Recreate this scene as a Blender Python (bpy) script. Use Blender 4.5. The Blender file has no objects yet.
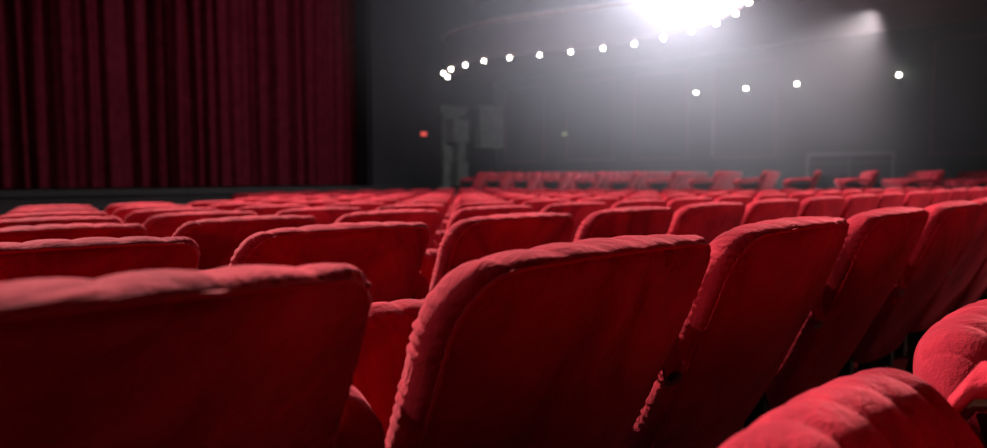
import bpy, math, random
import numpy as np
from mathutils import Vector, Matrix
random.seed(4)
sc = bpy.context.scene
sc.view_settings.view_transform = 'Standard'
EYE = 0.958

# ------------------------------------------------------------------ materials
def new_mat(name):
    m = bpy.data.materials.new(name); m.use_nodes = True
    nt = m.node_tree; b = nt.nodes['Principled BSDF']
    return m, nt, b

def plain(name, col, rough=0.6, metal=0.0, noise=0.0, scale=8.0, bump=0.0):
    m, nt, b = new_mat(name)
    b.inputs['Roughness'].default_value = rough
    b.inputs['Metallic'].default_value = metal
    b.inputs['Specular IOR Level'].default_value = .3
    tc = nt.nodes.new('ShaderNodeTexCoord'); n = nt.nodes.new('ShaderNodeTexNoise')
    n.inputs['Scale'].default_value = scale; n.inputs['Detail'].default_value = 4
    nt.links.new(tc.outputs['Object'], n.inputs['Vector'])
    r = nt.nodes.new('ShaderNodeValToRGB')
    r.color_ramp.elements[0].position = .3; r.color_ramp.elements[1].position = .7
    r.color_ramp.elements[0].color = tuple(c*(1-noise) for c in col)+(1,)
    r.color_ramp.elements[1].color = tuple(c*(1+noise) for c in col)+(1,)
    nt.links.new(n.outputs['Fac'], r.inputs['Fac']); nt.links.new(r.outputs['Color'], b.inputs['Base Color'])
    if bump:
        bp = nt.nodes.new('ShaderNodeBump'); bp.inputs['Strength'].default_value = bump; bp.inputs['Distance'].default_value = .01
        nt.links.new(n.outputs['Fac'], bp.inputs['Height']); nt.links.new(bp.outputs['Normal'], b.inputs['Normal'])
    return m

def velvet(name, c0, c1, sheen=.5, tint=(1,.25,.28)):
    m, nt, b = new_mat(name)
    b.inputs['Roughness'].default_value = .9
    b.inputs['Specular IOR Level'].default_value = .03
    b.inputs['Sheen Weight'].default_value = sheen
    b.inputs['Sheen Roughness'].default_value = .35
    b.inputs['Sheen Tint'].default_value = tint+(1,)
    tc = nt.nodes.new('ShaderNodeTexCoord')
    oi = nt.nodes.new('ShaderNodeObjectInfo')
    add = nt.nodes.new('ShaderNodeVectorMath'); add.operation = 'ADD'
    mul = nt.nodes.new('ShaderNodeMath'); mul.operation = 'MULTIPLY'; mul.inputs[1].default_value = 37
    nt.links.new(oi.outputs['Random'], mul.inputs[0])
    nt.links.new(tc.outputs['Object'], add.inputs[0]); nt.links.new(mul.outputs[0], add.inputs[1])
    n = nt.nodes.new('ShaderNodeTexNoise'); n.inputs['Scale'].default_value = 4.5; n.inputs['Detail'].default_value = 8
    n.inputs['Roughness'].default_value = .6
    n.inputs['Distortion'].default_value = .9
    nt.links.new(add.outputs[0], n.inputs['Vector'])
    r = nt.nodes.new('ShaderNodeValToRGB')
    r.color_ramp.elements[0].position = .34; r.color_ramp.elements[1].position = .68
    r.color_ramp.elements[0].color = c0+(1,); r.color_ramp.elements[1].color = c1+(1,)
    nt.links.new(n.outputs['Fac'], r.inputs['Fac']); nt.links.new(r.outputs['Color'], b.inputs['Base Color'])
    f = nt.nodes.new('ShaderNodeTexNoise'); f.inputs['Scale'].default_value = 320; f.inputs['Detail'].default_value = 2
    nt.links.new(tc.outputs['Object'], f.inputs['Vector'])
    b1 = nt.nodes.new('ShaderNodeBump'); b1.inputs['Strength'].default_value = .6; b1.inputs['Distance'].default_value = .0014
    b2 = nt.nodes.new('ShaderNodeBump'); b2.inputs['Strength'].default_value = .9; b2.inputs['Distance'].default_value = .024
    nt.links.new(f.outputs['Fac'], b1.inputs['Height']); nt.links.new(n.outputs['Fac'], b2.inputs['Height'])
    nt.links.new(b2.outputs['Normal'], b1.inputs['Normal']); nt.links.new(b1.outputs['Normal'], b.inputs['Normal'])
    return m

def emis(name, col, s):
    m = bpy.data.materials.new(name); m.use_nodes = True; nt = m.node_tree
    nt.nodes.clear(); o = nt.nodes.new('ShaderNodeOutputMaterial'); e = nt.nodes.new('ShaderNodeEmission')
    e.inputs['Color'].default_value = col+(1,); e.inputs['Strength'].default_value = s
    nt.links.new(e.outputs[0], o.inputs[0]); return m

M_VEL = velvet('red_velvet', (.17,.0065,.014), (.46,.024,.040), .5, (1,.20,.23))
M_PIPE = plain('piping_red', (.38,.014,.026), .95, noise=.1)
M_IRON = plain('seat_iron', (.02,.018,.018), .45, .3, .2, 20)
M_WOOD = plain('arm_wood', (.09,.035,.02), .35, 0, .3, 12)
M_CURT = velvet('curtain_velvet', (.055,.004,.009), (.095,.009,.017), .15, (1,.1,.15))
M_WALL = plain('wall_plaster', (.042,.054,.050), .85, noise=.2, scale=1.2, bump=.1)
M_PANEL = plain('panel_moulding', (.12,.13,.12), .7, noise=.1, scale=3)
M_DARK = plain('dark_paint', (.010,.010,.013), .8, noise=.2, scale=2)
M_STAGE = plain('stage_black', (.008,.007,.008), .6, noise=.2, scale=3)
M_BALC = plain('balcony_plaster', (.10,.060,.070), .7, noise=.2, scale=2, bump=.1)
M_GOLD = plain('moulding', (.45,.30,.29), .5, .1, .2, 5)
M_STONE = plain('stone_relief', (.10,.112,.104), .8, noise=.3, scale=4, bump=.2)
M_BOX = plain('speaker_cabinet', (.13,.145,.13), .7, noise=.1, scale=4)
M_BULB = emis('bulb_glass', (1,.93,.82), 42)
M_LENS = emis('lens_glass', (.9,.92,1), 15)
M_EXIT = emis('exit_red', (1,.12,.1), 1.0)
M_EXITG = emis('exit_green', (.45,.5,.2), .4)
M_CEIL = plain('ceiling_plaster', (.07,.06,.065), .9, noise=.15, scale=1)

# carpet
M_CARP, nt, b = new_mat('patterned_carpet'); b.inputs['Roughness'].default_value = .95; b.inputs['Specular IOR Level'].default_value=.05
tc = nt.nodes.new('ShaderNodeTexCoord'); v = nt.nodes.new('ShaderNodeTexVoronoi'); v.inputs['Scale'].default_value = 6
v.feature = 'F1'; nt.links.new(tc.outputs['Object'], v.inputs['Vector'])
r = nt.nodes.new('ShaderNodeValToRGB'); r.color_ramp.interpolation = 'CONSTANT'
r.color_ramp.elements[0].position = 0; r.color_ramp.elements[0].color = (.03,.035,.03,1)
r.color_ramp.elements[1].position = .42; r.color_ramp.elements[1].color = (.40,.39,.34,1)
e = r.color_ramp.elements.new(.66); e.color = (.05,.012,.012,1)
e = r.color_ramp.elements.new(.82); e.color = (.20,.23,.18,1)
sx = nt.nodes.new('ShaderNodeSeparateColor'); nt.links.new(v.outputs['Color'], sx.inputs[0])
nt.links.new(sx.outputs[0], r.inputs['Fac']); nt.links.new(r.outputs['Color'], b.inputs['Base Color'])

# ------------------------------------------------------------------ mesh helpers
class MB:
    def __init__(s): s.v=[]; s.f=[]; s.m=[]
    def add(s, vs, fs, mi=0):
        o=len(s.v); s.v += [tuple(p) for p in vs]
        for f in fs: s.f.append(tuple(i+o for i in f)); s.m.append(mi)
    def box(s, x0,x1,y0,y1,z0,z1, mi=0, xf=None):
        vs=[(x,y,z) for x in (x0,x1) for y in (y0,y1) for z in (z0,z1)]
        if xf: vs=[xf(p) for p in vs]
        s.add(vs, [(0,1,3,2),(4,6,7,5),(0,4,5,1),(2,3,7,6),(0,2,6,4),(1,5,7,3)], mi)
    def tube(s, pts, rad, mi=0, n=6, closed=False):
        P=[Vector(p) for p in pts]; L=len(P); vs=[]; 
        for i in range(L):
            a=P[(i-1)%L] if (closed or i>0) else P[0]; c=P[(i+1)%L] if (closed or i<L-1) else P[-1]
            t=(c-a).normalized(); up=Vector((0,0,1)) if abs(t.z)<.95 else Vector((0,1,0))
            if closed: up=Vector((0,1,0))
            u=t.cross(up).normalized(); w=t.cross(u)
            rr = rad[i] if isinstance(rad,(list,tuple)) else rad
            for k in range(n):
                an=2*math.pi*k/n; vs.append(P[i]+u*math.cos(an)*rr+w*math.sin(an)*rr)
        fs=[]
        for i in range(L if closed else L-1):
            for k in range(n):
                j=(i+1)%L; fs.append((i*n+k, i*n+(k+1)%n, j*n+(k+1)%n, j*n+k))
        if not closed: fs += [tuple(range(n)), tuple((L-1)*n+k for k in range(n))]
        s.add(vs, fs, mi)
    def sphere(s, c, r, mi=0, nu=14, nv=8, sz=1):
        vs=[]; fs=[]
        for j in range(nv+1):
            ph=math.pi*j/nv
            for i in range(nu):
                th=2*math.pi*i/nu
                vs.append((c[0]+r*math.sin(ph)*math.cos(th), c[1]+r*math.sin(ph)*math.sin(th), c[2]+r*sz*math.cos(ph)))
        for j in range(nv):
            for i in range(nu): fs.append((j*nu+i, (j+1)*nu+i, (j+1)*nu+(i+1)%nu, j*nu+(i+1)%nu))
        s.add(vs, fs, mi)
    def lathe(s, c, prof, mi=0, n=20):
        vs=[]; fs=[]
        for (r_,z) in prof:
            for k in range(n): vs.append((c[0]+r_*math.cos(2*math.pi*k/n), c[1]+r_*math.sin(2*math.pi*k/n), c[2]+z))
        for j in range(len(prof)-1):
            for k in range(n): fs.append((j*n+k, j*n+(k+1)%n, (j+1)*n+(k+1)%n, (j+1)*n+k))
        s.add(vs, fs, mi)
    def mesh(s, name, mats, smooth=True):
        me=bpy.data.meshes.new(name); me.from_pydata(s.v,[],s.f)
        for m in mats: me.materials.append(m)
        me.polygons.foreach_set('material_index', s.m)
        import bmesh
        bm=bmesh.new(); bm.from_mesh(me); bmesh.ops.recalc_face_normals(bm, faces=bm.faces); bm.to_mesh(me); bm.free()
        if smooth:
            me.polygons.foreach_set('use_smooth', [True]*len(me.polygons))
            try: me.set_sharp_from_angle(angle=math.radians(60))
            except Exception: pass
        me.update(); return me
def obj(name, me, loc=(0,0,0), rz=0, parent=None):
    o=bpy.data.objects.new(name, me); o.location=loc; o.rotation_euler=(0,0,rz)
    sc.collection.objects.link(o)
    if parent: o.parent=parent
    return o
def boxobj(name, x0,x1,y0,y1,z0,z1, mat):
    cx,cy,cz=(x0+x1)/2,(y0+y1)/2,(z0+z1)/2
    mb=MB(); mb.box(x0-cx,x1-cx,y0-cy,y1-cy,z0-cz,z1-cz)
    return obj(name, mb.mesh(name,[mat],False), (cx,cy,cz))

# ------------------------------------------------------------------ upholstered pad
def pad(mb, W, H, rtl, rtr, rb, front, rear, taper, nch, camp, xf, N=84, crown=.012, arch=.012, pleat=.0013, mi=0, pipe=True, seed=1, ef=None, er=None, chx=.4):
    ef=ef or front; er=er or rear
    rnd=random.Random(seed); ph=[rnd.uniform(-1,1) for _ in range(400)]
    t=[math.sin(math.pi/2*(-1+2*i/N)) for i in range(N+1)]
    t=[.5*a+.5*(-1+2*i/N) for i,a in enumerate(t)]
    def pt(a,b,side):
        m=max(abs(a),abs(b))
        if m<1e-9: x=z=0.0
        else:
            x=a/m*W/2; z=b/m*H/2; r=(rtl if x<0 else rtr) if z>0 else rb
            if abs(x)>W/2-r and abs(z)>H/2-r:
                cx=math.copysign(W/2-r,x); cz=math.copysign(H/2-r,z)
                dx,dz=x-cx,z-cz; l=math.hypot(dx,dz)
                if l>1e-9: x=cx+dx/l*r; z=cz+dz/l*r
            x*=m; z*=m
        e=(1-m)*min(W,H)/2
        k=1-min(e/(ef if side>0 else er),1); prof=math.sqrt(max(0,1-k*k))
        xn=x/(W/2); zn=z/(H/2)
        y=side*((front if side>0 else rear)*prof)
        ch=abs(math.sin(math.pi*nch*(xn+1)/2))**chx-1
        roll=0
        sidey=abs(a)>abs(b)
        u_=(z if sidey else x)
        s_=abs(u_)*2*math.pi/.0135; idx=int(s_/6.283)
        amp=pleat*(1+.8*ph[idx%400])*(1 if sidey else .25)
        wv=math.sin(s_+.8*ph[(idx+50)%400])
        if side>0:
            y+= prof*(camp*ch*2 + .006*(1-xn*xn))
            roll=1
            bd=math.exp(-((e-.008)/.018)**2)
            y+= bd*amp*wv
        else:
            y-= prof*crown*(1-xn*xn)
            # soft irregular puckers in the cloth
            y+= pleat*.9*math.sin(x*21+z*9+ph[3]*3)*math.sin(z*17-x*6+ph[4]*3)*prof
            roll=1-prof
            ln=.024+.014*ph[(idx+20)%400]
            bd=math.exp(-(e/ln)**2)
            y+= bd*amp*wv*.85
        top=max(0,zn)**6
        z2=z+arch*(1-xn*xn)*max(0,zn)+ top*camp*ch*roll
        x2=x*(1-taper*(1-zn)/2)
        if sidey: x2*=1+bd*amp*.15*wv/(W/2)
        return xf((x2,y,z2))
    vs=[]; idf={}; idr={}
    for i,a in enumerate(t):
        for j,b in enumerate(t):
            idf[i,j]=len(vs); vs.append(pt(a,b,1))
    for i,a in enumerate(t):
        for j,b in enumerate(t):
            if i in(0,N) or j in(0,N): idr[i,j]=idf[i,j]
            else: idr[i,j]=len(vs); vs.append(pt(a,b,-1))
    fs=[]
    for i in range(N):
        for j in range(N):
            fs.append((idf[i,j],idf[i,j+1],idf[i+1,j+1],idf[i+1,j]))
            fs.append((idr[i,j],idr[i+1,j],idr[i+1,j+1],idr[i,j+1]))
    mb.add(vs,fs,mi)
    if pipe:
        m=1-er*.45/(min(W,H)/2); ring=[]
        K=60
        for k in range(K): ring.append((m,m*(-1+2*k/K)))
        for k in range(K): ring.append((m*(1-2*k/K),m))
        for k in range(K): ring.append((-m,m*(1-2*k/K)))
        for k in range(K): ring.append((m*(-1+2*k/K),-m))
        mb.tube([pt(a,b,-1) for a,b in ring], .0024, 1, 6, True)

BT=.88; BH=.460; LEAN=.205
def back_xf(p):
    x,y,z=p; zz=BT-.006-BH/2+z
    yy=LEAN*((BT-zz)/BH)**1.2 if BT>zz else 0
    return (x, yy+y, zz+y*.05)
CA=math.radians(62)
def cush_xf(p):
    x,y,z=p; L=z+.20
    return (x, .30+L*math.cos(CA)-y*math.sin(CA), .370+L*math.sin(CA)+y*math.cos(CA))
def build_seat(seed, N, camp=.0055):
    mb=MB()
    pad(mb, .496,BH,.070,.034,.10,.052,.018,.10,7,camp,back_xf,N=N,seed=seed,ef=.040,er=.024,crown=.030,arch=.012,pleat=.0023)
    pad(mb, .51,.40,.13,.10,.04,.055,.050,.05,8,.0065,cush_xf,N=int(N*.95),crown=.0,arch=.022,pleat=0,pipe=False,seed=seed+5,chx=.3)
    X=-.288
    prof=[(.10,0),(.19,.03),(.25,.22),(.22,.42),(.10,.68),(.42,.68),(.33,.42),(.31,.22),(.36,.03),(.44,0)]
    n=len(prof); t_=.009
    vs=[(X-t_,y,z) for y,z in prof]+[(X+t_,y,z) for y,z in prof]
    fs=[]
    for i in range(n//2):
        j=n-1-i
        if i+1<=n-2-i: 
            fs.append((i,i+1,j-1,j)); fs.append((n+i,n+j,n+j-1,n+i+1))
    for i in range(n): fs.append((i,(i+1)%n,n+(i+1)%n,n+i))
    mb.add(vs,fs,2)
    mb.tube([(-.275,.285,.38),(.275,.285,.38)],.014,2,8)
    for sx_ in (-.2,.2): mb.box(sx_-.015,sx_+.015,.20,.245,.34,.50,2)
    path=[(X,.060,.66),(X,.066,.700),(X,.10,.722),(X,.20,.727),(X,.34,.720),(X,.42,.700),(X,.445,.66)]
    for z0,rx,rz,mi in ((-.006,.026,.010,3),(.012,.026,.022,0)):
        vs=[];fs=[];k=14
        for (x,y,z) in path:
            for a in range(k):
                an=2*math.pi*a/k; vs.append((x+rx*math.cos(an),y,z+z0+rz*math.sin(an)))
        for i in range(len(path)-1):
            for a in range(k): fs.append((i*k+a,i*k+(a+1)%k,(i+1)*k+(a+1)%k,(i+1)*k+a))
        fs+=[tuple(range(k)),tuple((len(path)-1)*k+a for a in range(k))]
        mb.add(vs,fs,mi)
    return mb.mesh('theater_seat_mesh',[M_VEL,M_PIPE,M_IRON,M_WOOD])
hi=[build_seat(s,130) for s in (1,2,3)]
lo=[build_seat(s,44) for s in (4,5)]

def drop(Y):
    d=Y-.49
    return -.2*(1-math.exp(-d/5)) if d>0 else -.04*d
# ------------------------------------------------------------------ main seating
P=.56; RP=.83
for k in range(0,13):
    Y=.49+(k-1)*RP
    off=(.112+.21*(k-1))%P
    if k==0: off=.585; Y+=.072
    n0=int((-2.6-off)/P); n1=int((10.4-off)/P)
    if k==0: n0,n1=0,12
    for n in range(n0,n1):
        X=off+n*P
        if Y>5.5 and X<.50*Y: continue      # seats left out so the unlit area before the stage stays dark
        me=random.choice(hi if k<4 else lo)
        dz=.010 if (k==1 and n==0) else 0
        if k==0: dz=.004
        obj('theater_seat', me, (X,Y+random.uniform(-.006,.006),drop(Y)+dz), random.uniform(-.015,.015))

# ------------------------------------------------------------------ floor (raked)
XL,XR,YB,YF=-8.0,16.0,-6.0,15.7
mb=MB(); vs=[];fs=[]; ys=np.linspace(YB,YF+.5,60)
for y in ys:
    for x in (XL-.1,XR+.1): vs.append((x,y,drop(y)))
for i in range(len(ys)-1): fs.append((2*i,2*i+1,2*i+3,2*i+2))
mb.add(vs,fs); obj('floor', mb.mesh('floor',[M_CARP]))

ptop=.14
mb=MB(); mb.box(11.3,15.9,1.2,14.0,-.18,ptop)
obj('seating_platform', mb.mesh('seating_platform',[M_CARP],False))
rz=math.radians(22)
for r_ in range(13):
    for c in range(7):
        X=11.75+c*.56; Yv=1.8+r_*.84+c*.56*math.tan(rz)*.9
        if Yv>12.8: continue
        obj('theater_seat', random.choice(lo), (X,Yv,ptop+.002), rz*.9)

# ------------------------------------------------------------------ shell
WH=10.0
boxobj('wall_right', XR,XR+.2,YB,YF+4,-.6,WH,M_WALL)
boxobj('wall_left', XL-.2,XL,YB,YF+4,-.6,WH,M_WALL)
boxobj('wall_back', XL-.2,XR+.2,YB-.2,YB,-.6,WH,M_WALL)
boxobj('ceiling', XL-.2,XR+.2,YB-.2,YF+4,WH,WH+.2,M_CEIL)
boxobj('wall_stage_back', XL-.2,XR+.2,YF+4,YF+4.2,-.6,WH,M_DARK)
SX0,SX1,SZ,OT=-3.2,11.3,.67,8.2
mb=MB()
mb.box(SX1,XR,YF,YF+.5,-.5,WH); mb.box(XL,SX0,YF,YF+.5,-.5,WH); mb.box(SX0,SX1,YF,YF+.5,OT,WH)
obj('wall_proscenium', mb.mesh('wall_proscenium',[M_DARK],False))
mb=MB()
for w,d in ((.10,.10),(.28,.05)):
    mb.box(SX1+.05,SX1+.05+w,YF-d,YF,SZ,OT+.3); mb.box(SX0-.05-w,SX0-.05,YF-d,YF,SZ,OT+.3)
mb.box(SX0-.3,SX1+.3,YF-.12,YF,OT,OT+.3)
obj('trim_1', mb.mesh('trim_1',[M_DARK],False))
mb=MB(); mb.box(SX0+.01,SX1-.01,YF-1.0,YF+3.9,-.4,SZ)
mb.box(SX0-1.0,SX1+.6,YF-1.0,YF-.01,-.4,SZ)
mb.box(SX0-1.05,SX1+.65,YF-1.05,YF-1.0,SZ-.10,SZ+.02)
obj('stage', mb.mesh('stage',[M_STAGE],False))
mb=MB(); mb.box(-2.9,10.6,YF-4.05,YF-3.95,-.22,.58); mb.box(-2.95,10.65,YF-4.09,YF-3.91,.58,.62)
obj('orchestra_pit_rail', mb.mesh('orchestra_pit_rail',[M_STAGE],False))
mb=MB(); vs=[];fs=[]; nx=900; nz=14
ph=[random.uniform(0,6.28) for _ in range(6)]
for j in range(nz+1):
    z=SZ+.03+(WH-.9-SZ)*j/nz
    for i in range(nx+1):
        x=SX0-.4+(SX1-SX0+.8)*i/nx
        w=x+.12*math.sin(x*1.7+ph[0])+.05*math.sin(x*5.1+ph[1])
        a=.11*(1+.4*math.sin(x*2.3+ph[2]))
        y=a*math.sin(w*2*math.pi/.42)+.035*math.sin(w*2*math.pi/.19+ph[3]+.1*z)
        y+=.02*math.sin(z*.8+x*3)
        vs.append((x+.02*math.sin(z*.6+x*9),YF+.85+y,z))
for j in range(nz):
    for i in range(nx): fs.append((j*(nx+1)+i,j*(nx+1)+i+1,(j+1)*(nx+1)+i+1,(j+1)*(nx+1)+i))
mb.add(vs,fs); obj('stage_curtain', mb.mesh('stage_curtain',[M_CURT]))

# ------------------------------------------------------------------ horseshoe balconies
ctrl=[(14.4,15.7),(13.3,14.9),(12.8,13.6),(12.65,12.4),(12.95,10.9),(13.25,9.4),(13.2,8.4),(12.85,7.1),(12.3,6.2),(11.5,5.4),(10.2,4.6),(8,4.0),(6,3.8),(4,3.75)]
full=ctrl+[(8-x,y) for x,y in ctrl[-2::-1]]
def catmull(P_,n=10):
    out=[]
    for i in range(len(P_)-1):
        p0=P_[max(i-1,0)];p1=P_[i];p2=P_[i+1];p3=P_[min(i+2,len(P_)-1)]
        for k in range(n):
            t=k/n; out.append(tuple(.5*((2*p1[a])+(-p0[a]+p2[a])*t+(2*p0[a]-5*p1[a]+4*p2[a]-p3[a])*t*t+(-p0[a]+3*p1[a]-3*p2[a]+p3[a])*t**3) for a in (0,1)))
    out.append(P_[-1]); return out
curve=catmull(full)
def offs(c,d):
    out=[]
    for i,p in enumerate(c):
        a=c[max(i-1,0)]; b_=c[min(i+1,len(c)-1)]
        tx,ty=b_[0]-a[0],b_[1]-a[1]; l=math.hypot(tx,ty)
        nx_,ny_=ty/l,-tx/l
        s=1 if (nx_*(p[0]-4)+ny_*(p[1]-12))>0 else -1
        out.append((p[0]+s*nx_*d,p[1]+s*ny_*d))
    return out
def sweep(mb, prof, base, mi=0):
    rows=[offs(base,d) for d,z in prof]
    n=len(base); vs=[]; fs=[]
    for (d,z),row in zip(prof,rows):
        for p in row: vs.append((p[0],min(p[1],YF-.01),z))
    for j in range(len(prof)-1):
        for i in range(n-1): fs.append((j*n+i,j*n+i+1,(j+1)*n+i+1,(j+1)*n+i))
    mb.add(vs,fs,mi)
def balcony(name, H0, shift):
    base=offs(curve,shift) if shift else curve
    z=EYE+H0; mb=MB()
    sweep(mb,[(.45,z+.10),(.06,z),(.0,z-.02),(-.03,z+.04),(.0,z+.10),(.0,z+.12),(-.05,z+.25),(-.07,z+.45),(-.04,z+.68),(.02,z+.80)],base,0)
    sweep(mb,[(.02,z+.80),(-.06,z+.82),(-.07,z+.88),(-.02,z+.92),(.12,z+.92),(.13,z+.86),(.12,z+.1)],base,1)
    vs=[];n=len(base);fs=[]
    inner=offs(base,.08)
    for p in inner:
        dx,dy=p[0]-4,p[1]-12
        if p[1]>6.5: q=(XR if dx>0 else XL,p[1])
        else:
            tt=min((XR-4)/abs(dx) if dx else 1e9,(YB-12)/dy if dy<0 else 1e9); q=(4+dx*tt,12+dy*tt)
        q=(max(XL+.005,min(XR-.005,q[0])),max(YB+.005,min(YF-.01,q[1]))); p=(p[0],min(YF-.01,p[1]))
        vs += [(p[0],p[1],z+.06),(q[0],q[1],z+.02),(p[0],p[1],z+.26),(q[0],q[1],z+.5)]
    for i in range(n-1):
        a=4*i;b2=4*(i+1); fs += [(a,b2,b2+1,a+1),(a+2,a+3,b2+3,b2+2),(a,a+2,b2+2,b2)]
    mb.add(vs,fs,0)
    obj(name, mb.mesh(name,[M_BALC,M_GOLD]))
    return base,z
base1,z1=balcony('balcony',2.86,0)
base2,z2=balcony('upper_balcony',4.55,.75)

mb=MB(); acc=0; nxt=.55; cnt=0
out=offs(base1,-.05)
for i in range(1,len(out)):
    p=out[i]; d=math.hypot(p[0]-out[i-1][0],p[1]-out[i-1][1])
    while acc+d>=nxt:
        t=(nxt-acc)/d; x=out[i-1][0]*(1-t)+p[0]*t; y=out[i-1][1]*(1-t)+p[1]*t
        mb.lathe((x,y,z1-.03),[(.0,.06),(.035,.06),(.035,.0),(.022,-.012)],1,12)
        mb.sphere((x,y,z1-.075),.036,0)
        nxt+=.80; cnt+=1
    acc+=d
obj('balcony_light_string', mb.mesh('balcony_light_string',[M_BULB,M_GOLD]))

for yy in (8.75,7.5,6.35,4.35):
    mb=MB()
    mb.lathe((0,0,-.12),[(0,0),(.05,.0),(.07,.03),(.03,.06),(.02,.10)],1,14)
    mb.tube([(.10,0,-.10),(.04,0,-.16),(0,0,-.12)],.012,1,8)
    mb.box(.10,.13,-.05,.05,-.2,.02,1)
    mb.sphere((0,0,.0),.036,0)
    obj('wall_sconce', mb.mesh('wall_sconce',[M_BULB,M_DARK]), (XR-.135,yy,EYE+1.97))

mb=MB()
fl=drop(8)
mb.box(XR-.06,XR,YB,YF,fl+1.35,fl+1.40)
obj('trim_2', mb.mesh('trim_2',[M_WALL],False))
boxobj('baseboard_right', XR-.04,XR,YB,YF,fl-.1,fl+.42,M_DARK)
for i,y0 in enumerate((13.6,11.2,9.0,6.8,2.2,-.2)):
    mb=MB(); a,b_,c,d=y0,y0+1.6,fl+1.5,EYE+2.6
    for q in ((a,a+.06,c,d),(b_-.06,b_,c,d),(a,b_,c,c+.06),(a,b_,d-.06,d)): mb.box(XR-.04,XR,q[0],q[1],q[2],q[3])
    obj('trim_%d'%(i+3), mb.mesh('trim_%d'%(i+3),[M_BALC],False))
mb=MB()
y0,y1=4.45,6.05; zt=1.36
mb.box(XR-.05,XR-.001,y0,y1,fl,zt,0)
for q in ((y0-.08,y0,fl,zt+.08),(y1,y1+.08,fl,zt+.08),(y0-.08,y1+.08,zt,zt+.08)): mb.box(XR-.08,XR-.001,q[0],q[1],q[2],q[3],1)
mb.box(XR-.065,XR-.05,(y0+y1)/2-.01,(y0+y1)/2+.01,fl,zt,1)
obj('door_1', mb.mesh('door_1',[M_DARK,M_PANEL],False))

mb=MB()
px=14.2
mb.box(px-.5,px+.5,YF-.16,YF-.01,-.4,.65,0); mb.box(px-.36,px+.30,YF-.12,YF-.01,.65,2.7,0)
mb.box(px-.5,px+.45,YF-.18,YF-.01,2.7,2.85,0); mb.box(px-.56,px+.5,YF-.24,YF-.01,2.85,2.95,0)
mb.box(px-.10,px+.30,YF-.45,YF-.12,.65,1.35,0); mb.box(px-.02,px+.26,YF-.38,YF-.12,1.35,1.9,0)
mb.box(px-.30,px+.28,YF-.50,YF-.12,1.9,2.55,0)
obj('pilaster', mb.mesh('pilaster',[M_STONE],False))
mb=MB(); mb.box(-.35,.35,-.3,.3,-.6,.6,0); mb.box(-.30,.30,-.31,-.3,-.55,.55,1)
mb.tube([(0,.3,.2),(0,.62,.2)],.04,1,8)
obj('loudspeaker', mb.mesh('loudspeaker',[M_BOX,M_STONE],False),(15.1,YF-.7,2.35),math.radians(-25))
for nm,x,y,z,m in (('exit_lamp',13.15,YF-.05,EYE+1.15,M_EXIT),('exit_lamp',15.93,YF-2.9,EYE+1.15,M_EXITG)):
    mb=MB(); mb.box(-.09,.09,-.03,.0,-.05,.05,0); mb.box(-.12,.12,.0,.03,-.08,.08,1)
    obj(nm, mb.mesh(nm,[m,M_DARK],False),(x,y,z), 0 if m is M_EXIT else math.radians(-90))

# ------------------------------------------------------------------ spotlight fixture on balcony rail
LX,LY,LZ=12.15,6.95,EYE+3.70
tgt=Vector((2.0,3.0,.8)); dr=(tgt-Vector((LX,LY,LZ))).normalized()
mb=MB()
q=dr.to_track_quat('Z','Y')
def rot(c): return q@Vector(c)
prof=[(0,-.34),(.10,-.33),(.14,-.25),(.14,.10),(.17,.16),(.17,.22),(.155,.22)]
vs=[];fs=[];n=20
for r_,z in prof:
    for k in range(n): vs.append(rot((r_*math.cos(2*math.pi*k/n),r_*math.sin(2*math.pi*k/n),z)))
for j in range(len(prof)-1):
    for k in range(n): fs.append((j*n+k,j*n+(k+1)%n,(j+1)*n+(k+1)%n,(j+1)*n+k))
mb.add(vs,fs,0)
vs=[rot((.15*math.cos(2*math.pi*k/n),.15*math.sin(2*math.pi*k/n),.17)) for k in range(n)]
mb.add(vs,[tuple(range(n))],1)
mb.tube([(0,0,-.1),(.35,0,-.1),(.75,.0,-.15)],.02,0,8)
obj('theater_spotlight', mb.mesh('theater_spotlight',[M_DARK,M_LENS]),(LX,LY,LZ))

def light(kind,name,loc,target,energy,col=(1,1,1),size=.1,angle=60,blend=.5):
    l=bpy.data.lights.new(name,kind); l.energy=energy; l.color=col
    if kind=='AREA': l.size=size
    else: l.shadow_soft_size=size
    if kind=='SPOT': l.spot_size=math.radians(angle); l.spot_blend=blend
    o=bpy.data.objects.new(name,l); o.location=loc
    o.rotation_euler=(Vector(target)-Vector(loc)).to_track_quat('-Z','Y').to_euler()
    sc.collection.objects.link(o); return o
L0=Vector((LX,LY,LZ))+dr*.30
light('POINT','spotlight_lamp',tuple(L0),tgt,1350,(.90,.88,1),.08)
light('SPOT','house_light_front',(3,12.5,8.5),(3.0,1.8,.8),27000,(1,.86,.83),.2,56,.8)
light('SPOT','house_light_side',(-4.5,5.0,4.0),(2.0,.9,.8),7000,(1,.86,.83),.2,60,.7)
light('SPOT','rear_fill',(7.0,-4.5,3.4),(6.6,4.5,.6),1700,(1,.87,.87),.4,84,1)  # unseen fill added behind the camera to lift the seat backs
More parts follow.
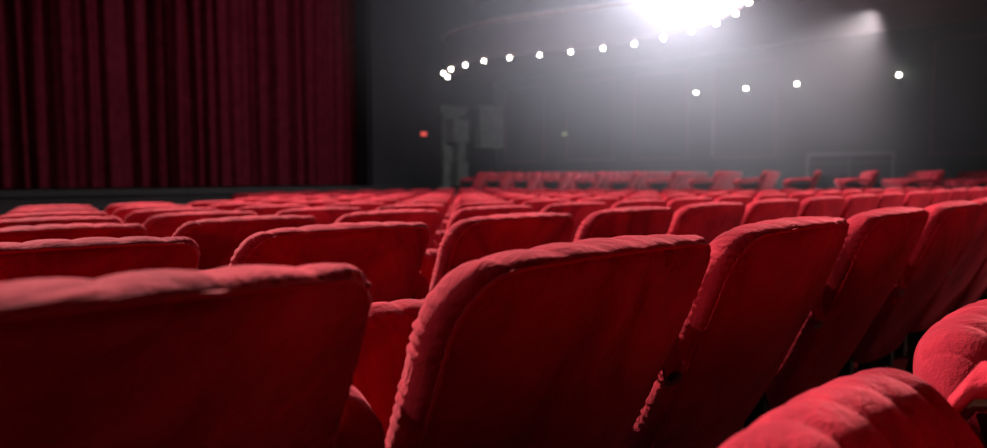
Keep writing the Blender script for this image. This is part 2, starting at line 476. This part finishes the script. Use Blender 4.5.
light('SPOT','side_seat_fill',(13.2,4.0,EYE+2.7),(12.3,6.0,.4),420,(1,.85,.85),.15,120,.8)  # added fill that brightens the side seats, no soffit fixture is modelled
light('SPOT','curtain_fill',(9,11.5,9.0),(8,16.3,2.5),480,(1,.8,.8),.3,90,.8)  # unseen spot added so the dark curtain gets some light

mb=MB(); mb.sphere((0,0,0),1,0,64,32)
me=mb.mesh('stage_haze',[])
hz=bpy.data.materials.new('haze_volume'); hz.use_nodes=True; nt=hz.node_tree; nt.nodes.clear()
o_=nt.nodes.new('ShaderNodeOutputMaterial'); vsn=nt.nodes.new('ShaderNodeVolumeScatter')
vsn.inputs['Anisotropy'].default_value=.1; vsn.inputs['Color'].default_value=(.92,.92,1,1)
tc=nt.nodes.new('ShaderNodeTexCoord'); ln=nt.nodes.new('ShaderNodeVectorMath'); ln.operation='LENGTH'
mr=nt.nodes.new('ShaderNodeMapRange'); mr.interpolation_type='SMOOTHSTEP'
mr.inputs['From Min'].default_value=1.0; mr.inputs['From Max'].default_value=.2
mr.inputs['To Min'].default_value=0; mr.inputs['To Max'].default_value=.092
nt.links.new(tc.outputs['Object'],ln.inputs[0]); nt.links.new(ln.outputs['Value'],mr.inputs['Value'])
nt.links.new(mr.outputs['Result'],vsn.inputs['Density'])
nt.links.new(vsn.outputs[0],o_.inputs['Volume'])
me.materials.append(hz)
ho=obj('stage_haze', me, (11.7,6.6,4.1)); ho.scale=(6.0,8.2,5.0)

w=bpy.data.worlds.new('world'); sc.world=w; w.use_nodes=True
w.node_tree.nodes['Background'].inputs[0].default_value=(0,0,0,1)

cam=bpy.data.cameras.new('camera'); co=bpy.data.objects.new('camera',cam); sc.collection.objects.link(co)
co.location=(0,0,EYE); co.rotation_euler=(math.radians(90-3.89),0,math.radians(-45.56))
cam.sensor_width=36; cam.lens=720/987*36; cam.clip_start=.02; cam.clip_end=100
cam.dof.use_dof=True; cam.dof.focus_distance=1.0; cam.dof.aperture_fstop=3.6
sc.camera=co
